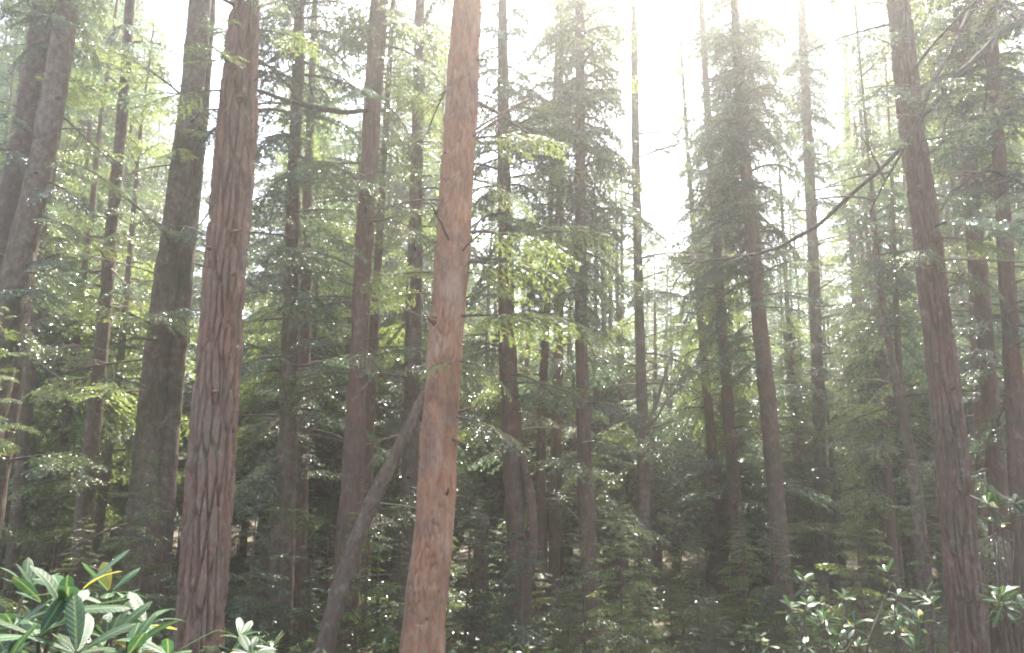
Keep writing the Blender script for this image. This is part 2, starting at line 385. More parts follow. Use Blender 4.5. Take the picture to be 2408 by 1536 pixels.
# ------------------------------------------------------------------ the trees one can name
def trunk_mesh(pts, Y, base_ext, H, mat, nside, style, seed, fine=None, straighten=.6, tilt=0.0, name='trunk'):
    """pts (x, y, width) read top to bottom on the picture; they stand at distance Y. Returns mesh in local space, base, path"""
    P, R = [], []
    for x, y, w in sorted(pts, key=lambda q: -q[1]):
        p, dep = unproj(x, y, Y); P.append(p); R.append(w*.5*dep/FPX)
    P = np.array(P); R = np.array(R)
    P[:, 1] += tilt*(P[:, 2]-P[0, 2])
    d0 = (P[1]-P[0])/max(P[1, 2]-P[0, 2], .3)
    zg = gz(P[0, 0], P[0, 1])-.25
    if P[0, 2] > zg+.05:
        k = P[0, 2]-zg; b = P[0]-d0*k*.7; b[2] = zg
        P = np.concatenate([b[None], P]); R = np.concatenate([[R[0]*1.03], R])
    if H and P[-1, 2] < H-1:
        k = P[-1, 2]; d1 = (P[-1]-P[-3 if len(P) > 3 else 0]); d1 = d1/max(d1[2], .3)
        e = P[-1]+d1*(H-k)*np.array((straighten, straighten, 1))
        m = P[-1]+d1*(H-k)*.5*np.array((straighten+.1, straighten+.1, 1))
        P = np.concatenate([P, m[None], e[None]]); R = np.concatenate([R, [R[-1]*.6, .02]])
    zv = CAMZ+Y*.75
    st = fine or .07
    D, RR, s = smooth_path(P, R, lambda z: st if z < zv else .35)
    RR = RR*(1+.35*np.exp(-np.maximum(D[:, 2]-D[0, 2]-.25, 0)/.28))
    RR = RR*(1+.12*(fbm(np.stack([D[:, 2]*1.1, D[:, 2]*0+seed, D[:, 2]*0], 1), seed)-.45)+.05*(vnoise(np.stack([D[:, 2]*4.5, D[:, 2]*0+seed, D[:, 2]*0], 1), seed)-.5))
    base = np.array((D[0, 0], D[0, 1], gz(D[0, 0], D[0, 1])))
    V, F = tube(D, RR, nside, s, style, seed)
    return mesh_arrays(name, V-base, [F], [mat]), base, D-base, RR

def path_at(D, RR, z):
    return np.array([np.interp(z, D[:, 2], D[:, k]) for k in range(2)]+[z]), float(np.interp(z, D[:, 2], RR))
def stub_mesh(rg, mat):
    L = rg.uniform(.05, .16); s = np.linspace(0, 1, 5)
    P = np.stack([L*s-.02, rg.normal(0, .01)*s, .03*rg.normal()*s*s], 1)
    V, F = tube(P, np.array((.05, .032, .022, .019, .012))*rg.uniform(.6, 1.1), 9, L*s, 'rough', int(rg.integers(99)))
    n = len(V); V = np.concatenate([V, P[-1:]+np.array(((.012, 0, 0),))])
    j = np.arange(9)+n-9
    return mesh_arrays('branch_stub', V, [F, np.stack([j, np.roll(j, -1), np.full(9, n)], 1)], [mat])
_rs = np.random.default_rng(77)
stub_meshes = {k: [stub_mesh(_rs, M['bark_dark' if k == 'bark_red' else k]) for _ in range(4)] for k in ('bark_furrow', 'bark_red', 'bark_dark', 'bark_grey', 'bark_moss')}
main_trees = []
PI = math.pi
def tree(name, label, Y, pts, H, bark='bark_grey', nside=22, style='rough', fine=None, crown=None, boughs=(0, 0, 0, 'n'), dead=(0, 0, 0), cat='tree', tilt=0.0, group=None, bl=(1.0, 1.7), az_range=None, seed=None, front=11):
    sd = seed if seed is not None else len(main_trees)*31+5
    rg = np.random.default_rng(sd)
    me, base, D, RR = trunk_mesh(pts, Y, .3, H, M[bark], nside, style, sd, fine, tilt=tilt)
    r = thing(name, label, cat, base, group); obj('trunk', me, r)
    if crown:
        kind, zc, wid = crown[:3]; copies = crown[3] if len(crown) > 3 else 1
        if kind == 'high' and Y < 15.3: wid *= .72
        p, _ = path_at(D, RR, zc); q, _ = path_at(D, RR, D[-1, 2])
        ax = Vector(q-p); k = ax.length
        proto, h = {'high': (crown_high, 10), 'full': (crown_full, 10), 'far': (crown_far, 20)}[kind]
        for _c in range(copies):
            quat = Vector((0, 0, 1)).rotation_difference(ax.normalized()) @ Quaternion((0, 0, 1), rg.uniform(0, 6.28))
            obj('crown', proto[int(rg.integers(len(proto)))], r, p, quat, (wid, wid, k/h))
    nb, z0, z1, key = boughs
    for i in range(nb):
        z = z0+(z1-z0)*(i+rg.random())/nb; p, rad = path_at(D, RR, z)
        az = rg.uniform(*az_range) if az_range else rg.uniform(0, 6.28)
        k = 'nbl'[int(rg.integers(3))] if key == '*' else key
        ms = fine_meshes[k]; L = rg.uniform(*bl)/1.5
        obj('bough', ms[int(rg.integers(len(ms)))], r, p+np.array((math.cos(az), math.sin(az), 0))*rad*.7, (rg.normal(0, .2), -rg.normal(.02, .18), az), L)
    if 11.2 < Y < 25 and front:
        zt = CAMZ+Y*.70
        for i in range(front):
            z = rg.uniform(1.0, zt)-base[2]; p, rad = path_at(D, RR, z); az = -PI/2+rg.normal(0, 1.1)
            ms = fine_meshes['nbnl'[int(rg.integers(4))]]
            obj('bough', ms[int(rg.integers(len(ms)))], r, p+np.array((math.cos(az), math.sin(az), 0))*rad*.7, (rg.normal(0, .25), -rg.normal(-.05, .2), az), rg.uniform(.6, 1.25))
    if Y < 20:
        sm = stub_meshes[bark]
        for i in range(int(rg.integers(7, 13))):
            z = rg.uniform(.6, CAMZ+Y*.66); p, rad = path_at(D, RR, z); az = rg.uniform(PI, 2*PI)
            obj('branch_stub', sm[int(rg.integers(len(sm)))], r, p+np.array((math.cos(az), math.sin(az), 0))*rad*.86, (rg.uniform(0, 6), -rg.normal(.15, .25), az), rg.uniform(.6, 1.2)*min(1.2, .4+rad*4))
    nd, z0, z1 = dead
    for i in range(nd):
        z = rg.uniform(z0, z1); p, rad = path_at(D, RR, z); az = rg.uniform(0, 6.28)
        ms = dead_br[int(rg.integers(len(dead_br)))]
        obj('dead_branch', ms, r, p+np.array((math.cos(az), math.sin(az), 0))*rad*.8, (rg.normal(0, .5), rg.normal(.05, .3), az), rg.uniform(.7, 1.2))
    main_trees.append((r, pts, Y, D, RR, base)); return r

tree('conifer_tree', 'thick reddish brown furrowed trunk rising behind the glossy rhododendron at lower left', 8.8,
     [(578, 0, 62), (570, 90, 70), (565, 160, 78), (558, 300, 90), (548, 430, 95), (536, 560, 93), (525, 700, 92), (511, 900, 97), (500, 1010, 106), (490, 1200, 106), (476, 1400, 108), (467, 1536, 106)],
     21, 'bark_furrow', 176, 'furrow', .018, ('high', 8.2, .8), (2, 6.3, 7.6, 'l'), (3, 5.5, 8), seed=3)
tree('conifer_tree', 'thick smooth orange red trunk standing nearest the middle of the view', 8.9,
     [(1097, 0, 68), (1090, 130, 70), (1085, 250, 76), (1076, 400, 76), (1067, 560, 74), (1062, 640, 76), (1050, 780, 82), (1043, 880, 84), (1038, 960, 86), (1026, 1150, 90), (1015, 1300, 95), (1002, 1450, 100), (995, 1536, 104)],
     22, 'bark_red', 112, 'fine', .02, ('high', 8.3, .75), (0, 0, 0, 'n'), (9, 4.6, 7.4), seed=5)
tree('conifer_tree', 'thick dark red trunk near the right edge leaning left as it rises', 10.0,
     [(2112, 0, 50), (2130, 180, 52), (2150, 350, 56), (2174, 500, 60), (2196, 700, 63), (2215, 850, 68), (2236, 1050, 72), (2255, 1250, 76), (2272, 1450, 78), (2280, 1536, 80)],
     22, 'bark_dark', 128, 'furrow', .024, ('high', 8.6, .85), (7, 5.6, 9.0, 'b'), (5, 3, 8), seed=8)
tree('conifer_tree', 'pinkish lit trunk leaning in from the top left corner', 11.6,
     [(110, 0, 52), (92, 120, 54), (72, 250, 56), (42, 400, 58), (14, 520, 60), (-20, 640, 62)],
     22, 'bark_grey', 28, 'rough', .06, ('high', 9.0, .8), (4, 5, 9, 'l'), (5, 4, 9))
tree('conifer_tree', 'dark trunk leaning beside the pinkish one at the top left', 11.0,
     [(160, 0, 48), (140, 140, 52), (115, 300, 56), (88, 430, 60), (55, 570, 64), (30, 690, 68), (2, 830, 72)],
     22, 'bark_moss', 30, 'rough', .06, ('high', 9.2, .8), (5, 4, 9, 'b'), (6, 3, 9))
tree('conifer_tree', 'broken barked trunk cut by the left edge of the view', 12.2,
     [(60, 640, 40), (36, 850, 44), (22, 950, 46), (6, 1050, 48)], 18, 'bark_grey', 24, 'rough', .06, ('high', 8.5, .7), (2, 4, 8, 'n'), (6, 1.5, 6))
tree('conifer_tree', 'slim dark greenish trunk second from the left edge', 15.5,
     [(122, 400, 20), (106, 500, 22), (92, 620, 24), (72, 850, 26), (60, 1000, 28)], 17, 'bark_moss', 20, 'rough', .08, ('high', 7.5, .8), (5, 2.5, 8, '*'), (4, 2, 7))
tree('conifer_tree', 'slender grey trunk with a bright right edge left of the twin stem', 14.0,
     [(306, 0, 22), (299, 120, 24), (290, 250, 25), (276, 400, 27), (264, 520, 28), (252, 660, 29), (241, 790, 30), (228, 920, 33), (216, 1040, 36), (203, 1160, 40), (192, 1290, 44)],
     19, 'bark_grey', 26, 'rough', .05, ('high', 9.5, .75), (12, 3.5, 10, '*'), (10, 1, 8))
# twin stem
r = tree('conifer_tree', 'twin stemmed grey trunk blotched with moss left of the furrowed red trunk', 13.2,
     [(470, 0, 48), (466, 90, 54), (447, 250, 52), (425, 400, 52), (408, 540, 52), (388, 680, 53), (372, 800, 54), (358, 930, 58), (346, 1060, 62), (338, 1180, 72), (336, 1300, 84), (338, 1400, 92)],
     21, 'bark_moss', 40, 'rough', .035, ('high', 10.5, .7), (6, 4, 9.5, '*'), (8, 1.5, 9))
_, pts, Y_, D_, RR_, base_ = main_trees[-1]
me, b2, D2, R2 = trunk_mesh([(480, 120, 36), (468, 300, 42), (450, 450, 44), (436, 580, 46), (426, 700, 47), (414, 830, 48), (400, 960, 50), (388, 1100, 56), (376, 1250, 62), (366, 1400, 60)], 13.45, .3, 19, M['bark_moss'], 30, 'rough', 77, .05)
obj('trunk', me, r, b2-base_)
tree('conifer_tree', 'lichen spotted trunk half hidden in boughs right of the furrowed red trunk', 13.6,
     [(704, 0, 24), (702, 150, 26), (695, 300, 28), (690, 450, 30), (686, 600, 33), (683, 750, 36), (680, 900, 40), (676, 1050, 44), (668, 1200, 52), (660, 1350, 62), (655, 1500, 68)],
     20, 'bark_moss', 32, 'rough', .05, ('full', 6.5, 1.0), (14, 2.6, 7.5, '*'), (6, 1, 5))
tree('conifer_tree', 'smooth brown stem pressed close behind the lichen spotted trunk', 15.2,
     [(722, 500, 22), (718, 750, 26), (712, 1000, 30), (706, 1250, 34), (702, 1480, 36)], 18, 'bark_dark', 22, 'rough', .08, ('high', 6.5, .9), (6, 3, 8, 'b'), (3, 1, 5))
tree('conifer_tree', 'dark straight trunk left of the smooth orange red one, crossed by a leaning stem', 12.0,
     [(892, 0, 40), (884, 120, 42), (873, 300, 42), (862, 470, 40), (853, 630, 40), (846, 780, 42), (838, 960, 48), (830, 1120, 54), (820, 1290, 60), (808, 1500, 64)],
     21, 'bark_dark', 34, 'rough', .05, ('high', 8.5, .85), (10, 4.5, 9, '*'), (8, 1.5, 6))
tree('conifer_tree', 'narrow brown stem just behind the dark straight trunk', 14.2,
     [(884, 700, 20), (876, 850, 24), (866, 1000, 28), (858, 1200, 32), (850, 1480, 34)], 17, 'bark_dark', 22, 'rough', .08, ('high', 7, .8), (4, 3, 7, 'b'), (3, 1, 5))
tree('conifer_tree', 'dark slim trunk directly behind the left edge of the orange red trunk', 14.0,
     [(986, 60, 22), (982, 300, 26), (978, 520, 32), (974, 700, 38), (970, 900, 40), (962, 1200, 42), (946, 1520, 46)],
     20, 'bark_grey', 26, 'rough', .06, ('high', 9, .8), (10, 4.5, 9.5, '*'), (6, 2, 7))
tree('leaning_tree', 'pale leaning stem slanting up to the right behind the orange red trunk', 10.9,
     [(1010, 880, 16), (985, 930, 20), (940, 1030, 27), (895, 1125, 33), (860, 1200, 37), (830, 1280, 39), (798, 1390, 43), (770, 1500, 47)],
     None, 'bark_grey', 36, 'rough', .03, None, (0, 0, 0, 'n'), (6, .8, 3.5), tilt=.12)
tree('conifer_tree', 'brown trunk just right of the orange red one with a bent stem at its foot', 13.6,
     [(1184, 380, 30), (1188, 540, 36), (1190, 700, 38), (1194, 860, 42), (1202, 980, 48), (1208, 1120, 48), (1212, 1260, 46), (1216, 1400, 44), (1216, 1520, 42)],
     17, 'bark_dark', 30, 'rough', .05, ('full', 5.5, .6), (16, 3.8, 9, '*'), (10, 1.5, 7))
r = main_trees[-1][0]; base_ = main_trees[-1][5]
me, b2, D2, R2 = trunk_mesh([(1222, 1040, 14), (1236, 1110, 22), (1250, 1190, 26), (1252, 1270, 27), (1242, 1350, 30), (1228, 1430, 34), (1222, 1520, 34)], 13.5, .3, None, M['bark_dark'], 20, 'rough', 78, .05)
obj('trunk', me, r, b2-base_)
tree('conifer_tree', 'thin dark pole of a trunk, first of two right of the bent stem', 16.0,
     [(1290, 640, 14), (1282, 800, 18), (1275, 950, 22), (1271, 1150, 25), (1268, 1500, 28)], 15, 'bark_dark', 18, 'rough', .09, ('high', 6.5, .8), (5, 3, 7, '*'), (4, 1, 5))
tree('conifer_tree', 'thin dark pole of a trunk, second of two right of the bent stem', 16.8,
     [(1316, 500, 18), (1314, 700, 22), (1311, 950, 26), (1307, 1200, 30), (1302, 1500, 34)], 17, 'bark_dark', 18, 'rough', .09, ('high', 7, .8), (5, 3, 7, '*'), (4, 1, 5))
tree('conifer_tree', 'straight brown trunk rising to a narrow dark crown right of centre', 14.0,
     [(1364, 0, 20), (1364, 200, 23), (1364, 400, 26), (1365, 600, 28), (1367, 780, 30), (1370, 950, 32), (1376, 1130, 36), (1384, 1280, 41), (1390, 1420, 45), (1392, 1530, 48)],
     19, 'bark_dark', 30, 'rough', .05, ('full', 5.0, .75, 2), (22, 2.5, 12, '*'), (10, 1.5, 8))
tree('conifer_tree', 'straight greenish pole left of the big sky gap with forked twigs low down', 16.2,
     [(1492, 120, 17), (1494, 300, 19), (1497, 480, 21), (1501, 650, 21), (1505, 800, 22), (1510, 950, 27), (1513, 1100, 28), (1515, 1300, 31), (1517, 1530, 34)],
     13.5, 'bark_moss', 24, 'rough', .06, None, (26, 3, 8.5, '*'), (14, 1.5, 10))
tree('conifer_tree', 'slim brown trunk right of the big sky gap', 17.4,
     [(1652, 60, 14), (1666, 300, 18), (1676, 450, 19), (1688, 620, 21), (1701, 800, 24), (1716, 1000, 28), (1732, 1220, 31), (1744, 1400, 34), (1751, 1530, 36)],
     17, 'bark_dark', 24, 'rough', .06, ('full', 5.0, .6, 2), (26, 2, 13, '*'), (8, 1, 7))
tree('conifer_tree', 'dark shaded trunk close behind the slim brown trunk by the sky gap', 19.5,
     [(1660, 900, 20), (1674, 1050, 24), (1690, 1200, 28), (1700, 1380, 30), (1706, 1530, 32)], 15, 'bark_dark', 18, 'rough', .1, ('full', 2.5, .7), (4, 2, 5, 'b'), (3, 1, 4))
tree('conifer_tree', 'tall dark trunk with a bushy crown against the sky right of the gap', 15.8,
     [(1726, 0, 18), (1737, 170, 22), (1748, 330, 26), (1764, 500, 30), (1780, 700, 33), (1800, 900, 36), (1818, 1080, 39), (1833, 1280, 43), (1850, 1520, 47)],
     19, 'bark_dark', 30, 'rough', .05, ('full', 6.4, .62, 3), (44, 5.0, 13.5, 'b'), (9, 2, 9))
tree('conifer_tree', 'tall pale trunk second right of the big sky gap', 18.6,
     [(1884, 0, 18), (1893, 200, 21), (1904, 400, 24), (1912, 600, 26), (1920, 800, 27), (1926, 1000, 28), (1930, 1200, 29), (1933, 1450, 31)],
     19, 'bark_grey', 26, 'rough', .06, ('full', 9.0, .45, 2), (30, 3.5, 15, 'b'), (12, 2, 12))
tree('conifer_tree', 'short brown trunk low between two tall ones right of the gap', 21.0,
     [(1868, 1000, 18), (1878, 1150, 21), (1886, 1300, 24), (1892, 1450, 26)], 12, 'bark_dark', 18, 'rough', .1, ('full', 2.5, .55), (2, 2, 5, 'b'), (3, 1, 4))
tree('conifer_tree', 'very thin far trunk against the bright sky left of the dark red trunk', 26.0,
     [(1984, 60, 10), (1992, 250, 11), (2002, 450, 13), (2010, 700, 15), (2016, 1000, 17)], 19, 'bark_grey', 14, None, .2, ('high', 8, .75), (4, 4, 10, '*'), (8, 4, 12))
r = tree('conifer_tree', 'pair of thin stems joining low down left of the dark red trunk', 13.8,
     [(2048, 420, 9), (2064, 620, 12), (2082, 760, 15), (2104, 880, 19), (2126, 990, 23), (2146, 1090, 27), (2160, 1200, 29), (2174, 1340, 31), (2186, 1500, 33)],
     11, 'bark_moss', 22, 'rough', .05, ('full', 5, .55), (7, 2.5, 6.5, 'b'), (8, 1, 6))
base_ = main_trees[-1][5]
me, b2, D2, R2 = trunk_mesh([(2100, 480, 9), (2104, 640, 12), (2110, 780, 14), (2117, 900, 17), (2130, 985, 20), (2146, 1090, 22), (2160, 1200, 22), (2174, 1340, 22)], 13.85, .3, 10, M['bark_moss'], 18, 'rough', 79, .07)
obj('trunk', me, r, b2-base_)
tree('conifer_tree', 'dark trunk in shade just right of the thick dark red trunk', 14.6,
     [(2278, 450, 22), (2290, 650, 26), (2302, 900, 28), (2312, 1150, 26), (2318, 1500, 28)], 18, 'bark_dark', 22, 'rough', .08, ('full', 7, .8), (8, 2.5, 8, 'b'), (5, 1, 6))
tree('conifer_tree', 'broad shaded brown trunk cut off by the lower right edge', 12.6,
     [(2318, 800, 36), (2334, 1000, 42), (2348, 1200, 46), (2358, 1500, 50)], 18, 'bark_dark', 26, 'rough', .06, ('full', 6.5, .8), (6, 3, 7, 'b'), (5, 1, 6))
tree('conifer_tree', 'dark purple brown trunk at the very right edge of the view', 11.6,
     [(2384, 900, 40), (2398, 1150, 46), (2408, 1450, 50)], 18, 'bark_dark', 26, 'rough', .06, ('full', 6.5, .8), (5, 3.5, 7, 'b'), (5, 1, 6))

# broken stump
def stump():
    pts = [(1133, 1228, 34), (1132, 1300, 37), (1130, 1400, 40), (1128, 1500, 46)]
    me, base, D, RR = trunk_mesh(pts, 14.6, .3, None, M['bark_dark'], 30, 'rough', 99, .06)
    r = thing('broken_stump', 'broken off snag with a splintered top right of the orange red trunk', 'stump', base)
    obj('trunk', me, r)
    rg = np.random.default_rng(4); top = D[-1]
    WV, WF, n = [], [], 0
    for k in range(11):
        a = k/11*6.28; rad = RR[-1]*.75
        p = top+np.array((math.cos(a)*rad, math.sin(a)*rad, -.08)); h = rg.uniform(.1, .42)*(1.3 if math.cos(a) < 0 else .6)
        v, f = tube(np.stack([p, p+np.array((rg.normal(0, .02), rg.normal(0, .02), h*.6)), p+np.array((rg.normal(0, .03), rg.normal(0, .03), h))]), np.array((.045, .03, .004)), 5)
        WV.append(v); WF.append(f+n); n += len(v)
    v, f = tube(np.stack([top-np.array((0, 0, .1)), top+np.array((0, 0, .02))]), np.array((RR[-1]*.9, RR[-1]*.5)), 12)
    WV.append(v); WF.append(f+n)
    obj('splintered_top', mesh_arrays('splintered_top', np.concatenate(WV), [np.concatenate(WF)], [M['twig_pale']]), r)
stump()

# limbs reaching in from a tree that stands beyond the right edge
def limb_mesh(pts, seed, mat, ns=12):
    P, R = [], []
    for x, y, w, Y in pts:
        p, dep = unproj(x, y, Y); P.append(p); R.append(w*.5*dep/FPX)
    D, RR, s = smooth_path(np.array(P), np.array(R)*.8, lambda z: .04)
    for c in (0, 2):
        D[:, c] += .10*(fbm(np.stack([s*1.6, s*0+seed, s*0+c], 1), seed, 4)-.45)
    RR = RR*(1+.5*(fbm(np.stack([s*3.5, s*0+seed, s*0], 1), seed+2)-.45))
    V, F = tube(D, RR, ns, s, 'rough', seed); return V, F, D
rb, _ = unproj(2640, 1400, 10.8); rb[2] = gz(rb[0], rb[1])
me, base, D, RR = trunk_mesh([(2560, 0, 60), (2600, 500, 66), (2640, 1000, 74), (2660, 1400, 82)], 10.8, .3, 20, M['bark_moss'], 28, 'rough', 55, .08)
lr = thing('conifer_tree', 'tree beyond the right edge whose long bare limbs slant across the dark red trunk', 'tree', base)
obj('trunk', me, lr)
obj('crown', crown_high[0], lr, path_at(D, RR, 9.5)[0], None, (.8, .8, 1.0))
for k, pts in enumerate((
        [(2590, -220, 20, 10.6), (2400, 42, 17, 9.9), (2320, 115, 17, 9.7), (2240, 190, 16, 9.5), (2140, 318, 16, 9.3), (2040, 430, 14, 9.4), (1935, 520, 12, 9.7), (1830, 588, 10, 10.0), (1720, 612, 7, 10.3), (1600, 618, 3, 10.5)],
        [(2560, -420, 18, 10.6), (2300, -10, 15, 9.9), (2250, 90, 15, 9.6), (2190, 205, 14, 9.3), (2150, 290, 12, 9.1), (2105, 390, 9, 9.0), (2050, 500, 4, 8.9)],
        [(2620, 130, 16, 10.8), (2408, 232, 14, 10.0), (2300, 288, 12, 9.8), (2210, 322, 7, 9.6), (2160, 330, 3, 9.5)],
        [(2600, 600, 12, 10.8), (2480, 470, 9, 10.3), (2330, 395, 7, 9.9), (2260, 410, 3, 9.7)])):
    V, F, DD = limb_mesh(pts, 60+k, M['bark_moss']); DD = DD-base
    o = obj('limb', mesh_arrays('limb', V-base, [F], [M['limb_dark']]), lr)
    rg = np.random.default_rng(60+k)
    for q in range(20):
        i = int(rg.uniform(.25, .98)*(len(DD)-1)); d = DD[min(i+1, len(DD)-1)]-DD[i-1]; az = math.atan2(d[1], d[0])+rg.choice((-1, 1))*rg.uniform(.5, 1.1)
        obj('dead_branch', dead_br[int(rg.integers(3))], o, DD[i], (rg.normal(0, .5), rg.normal(.15, .4), az), rg.uniform(.5, 1.0))
    for q in range(3 if k != 2 else 5):
        i = int(rg.uniform(.15, .85)*(len(DD)-1)); az = rg.uniform(2.2, 5.2)
        obj('bough', fine_meshes['b' if q % 2 else 'n'][int(rg.integers(4))], o, DD[i], (rg.normal(0, .3), rg.normal(.15, .2), az), rg.uniform(.5, .85))

# sprays with a place of their own
def add_boughs(idx, items, rg=np.random.default_rng(21)):
    r, pts, Y, D, RR, base = main_trees[idx]
    for x, y, Yb, L, az, key, pit in items:
        p, _ = unproj(x, y, Yb)
        ms = dead_meshes if key == 'd' else fine_meshes[key]
        obj('dead_spray' if key == 'd' else 'bough', ms[int(rg.integers(len(ms)))], r, p-base, (rg.normal(0, .2), pit, az), L/1.5)
def find(word): return next(i for i, t in enumerate(main_trees) if word in t[0]['label'])
add_boughs(find('nearest the middle'), [(1045, 500, 8.9, 1.0, PI+.3, 'd', .25), (1050, 560, 8.8, .9, PI-.2, 'd', .35), (1040, 470, 9.0, 1.1, PI+.1, 'd', .1),
    (1088, 615, 8.85, 1.35, -.05, 'l', .12), (1085, 742, 8.8, 1.45, -.12, 'l', .06), (1092, 545, 8.9, 1.5, .05, 'l', .02), (1092, 330, 8.9, 1.35, -.1, 'l', -.08), (1092, 420, 8.9, 1.0, .1, 'n', .1),
    (1078, 850, 8.65, .8, -.5, 'n', .2), (1012, 690, 8.85, .75, PI+.1, 'l', .1), (1010, 640, 8.85, .9, PI+.35, 'n', .15), (1060, 855, 8.55, .6, -2.2, 'l', .1), (1074, 980, 8.7, .9, -.3, 'n', .25),
    (1095, 580, 8.9, .6, -.4, 'd', .6), (1100, 560, 8.9, .5, .2, 'd', .5), (1100, 640, 8.8, .7, -.3, 'l', .25)])
add_boughs(find('bent stem at its foot'), [(1200, 640, 12.8, 1.8, -.5, 'l', .05), (1205, 740, 12.4, 2.0, -.45, 'l', .12), (1205, 560, 12.8, 1.9, -.35, 'l', -.05), (1200, 880, 12.8, 1.4, -.9, 'n', .2),
    (1185, 420, 13.2, 1.6, .2, 'l', -.2), (1185, 300, 13.3, 1.7, .0, 'l', -.3), (1200, 250, 13.3, 1.9, -.3, 'n', .3), (1180, 350, 13.3, 1.5, 2.6, 'n', 0)])
add_boughs(find('furrowed trunk rising'), [(605, 70, 8.7, .85, .1, 'l', .1), (600, 20, 8.6, .7, -.6, 'l', .2), (560, 60, 8.5, .6, -1.9, 'l', .25), (612, 190, 8.8, .6, -.2, 'd', .1)])
add_boughs(find('dark trunk leaning'), [(120, 380, 10.7, 1.3, -.3, 'l', .15), (90, 520, 10.6, 1.3, -.5, 'n', .2), (60, 640, 10.5, 1.2, -.2, 'l', .2)])
add_boughs(find('thick dark red'), [(2215, 560, 9.7, .9, -.1, 'l', .1), (2210, 640, 9.6, .8, -.6, 'n', .2), (2180, 590, 9.5, .8, -2.3, 'n', .15), (2260, 1120, 9.6, .7, .1, 'l', .1)])
add_boughs(find('lichen spotted'), [(690, 640, 13.2, 1.8, -.3, 'b', .1), (690, 600, 13.2, 1.7, .3, 'b', .1), (690, 680, 13.0, 1.6, -.9, 'b', .2), (690, 560, 13.2, 1.6, -2.4, 'b', .1), (690, 860, 13, 1.7, -.4, 'b', .1), (690, 840, 13, 1.5, -2.2, 'b', .15), (690, 960, 13, 1.7, -.2, 'b', .1), (690, 500, 13.2, 1.5, -.2, 'n', 0)])
p, _ = unproj(905, 215, 12.6); r12 = main_trees[find('crossed by a leaning stem')]
V, F, DD = limb_mesh([(880, 262, 12, 12.0), (800, 264, 16, 11.6), (740, 252, 18, 11.2), (690, 236, 17, 10.9), (640, 222, 13, 10.5), (590, 205, 8, 10.2)], 71, None)
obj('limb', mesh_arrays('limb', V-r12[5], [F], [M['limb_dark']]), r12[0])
# forked twigs on the greenish pole
rp = main_trees[find('forked twigs')]
for k, pts in enumerate(([(1516, 1015, 13, 16.1), (1535, 960, 11, 15.9), (1556, 900, 9, 15.7), (1580, 830, 5, 15.5)], [(1514, 1010, 10, 16.1), (1540, 990, 8, 15.8), (1568, 940, 6, 15.6), (1600, 905, 3, 15.5)], [(1514, 1012, 8, 16.1), (1550, 1002, 7, 15.8), (1590, 985, 4, 15.6)])):
    V, F, DD = limb_mesh(pts, 81+k, None, 8)
    obj('limb', mesh_arrays('limb', V-rp[5], [F], [M['twig_pale']]), rp[0])

# ------------------------------------------------------------------ backdrop trees
NAMES = [(100, 'the left edge trunks'), (245, 'the slender grey trunk'), (385, 'the twin stemmed trunk'), (520, 'the furrowed red trunk'), (685, 'the lichen spotted trunk'), (845, 'the dark straight trunk'),
         (1045, 'the orange red trunk'), (1200, 'the bent stemmed trunk'), (1372, 'the straight brown trunk'), (1505, 'the greenish pole'), (1715, 'the slim brown trunk'), (1800, 'the tall dark trunk'), (1915, 'the tall pale trunk'), (2110, 'the joined thin stems'), (2215, 'the dark red trunk'), (2330, 'the right edge trunks')]
def where(x):
    n = min(NAMES, key=lambda q: abs(q[0]-x)); d = x-n[0]
    return ('behind ' if abs(d) < 22 else 'left of ' if d < 0 else 'right of ')+n[1]
TR = []
for k in range(3):
    zz = np.linspace(0, 20, 60); rgk = np.random.default_rng(k+50)
    P = np.stack([.10*np.sin(zz*.35+k*2)+.03*np.sin(zz*1.3), .08*np.cos(zz*.3+k), zz-.4], 1); P[:, :2] -= P[:1, :2]
    V, F = tube(P, .17*(1-zz/21)**.8+.06*np.exp(-zz/.4), 14, zz, 'rough', k+40)
    TR.append(mesh_arrays('trunk', V, [F], [M[('bark_dark', 'bark_grey', 'bark_moss')[k]]]))
def skyline(x):
    """elevation (picture row) that the far tree tops may reach at picture column x"""
    X = [-300, 0, 225, 250, 300, 330, 400, 460, 530, 560, 620, 650, 735, 750, 795, 815, 1040, 1115, 1135, 1180, 1225, 1265, 1300, 1350, 1385, 1410, 1440, 1480, 1505, 1590, 1640, 1660, 1720, 1770, 1850, 1900, 1960, 2020, 2050, 2110, 2200, 2700]
    S = [-300, -300, -300, 30, 110, 150, 190, 250, 230, 210, 130, -100, -50, 230, 240, -50, -100, 300, 400, 380, 400, 400, 200, 250, 330, 470, 300, 400, 540, 560, 500, 330, 380, 370, 370, 380, 380, 300, 150, -50, -200, -200]
    return float(np.interp(x, X, S))
rg = np.random.default_rng(5)
placed = []
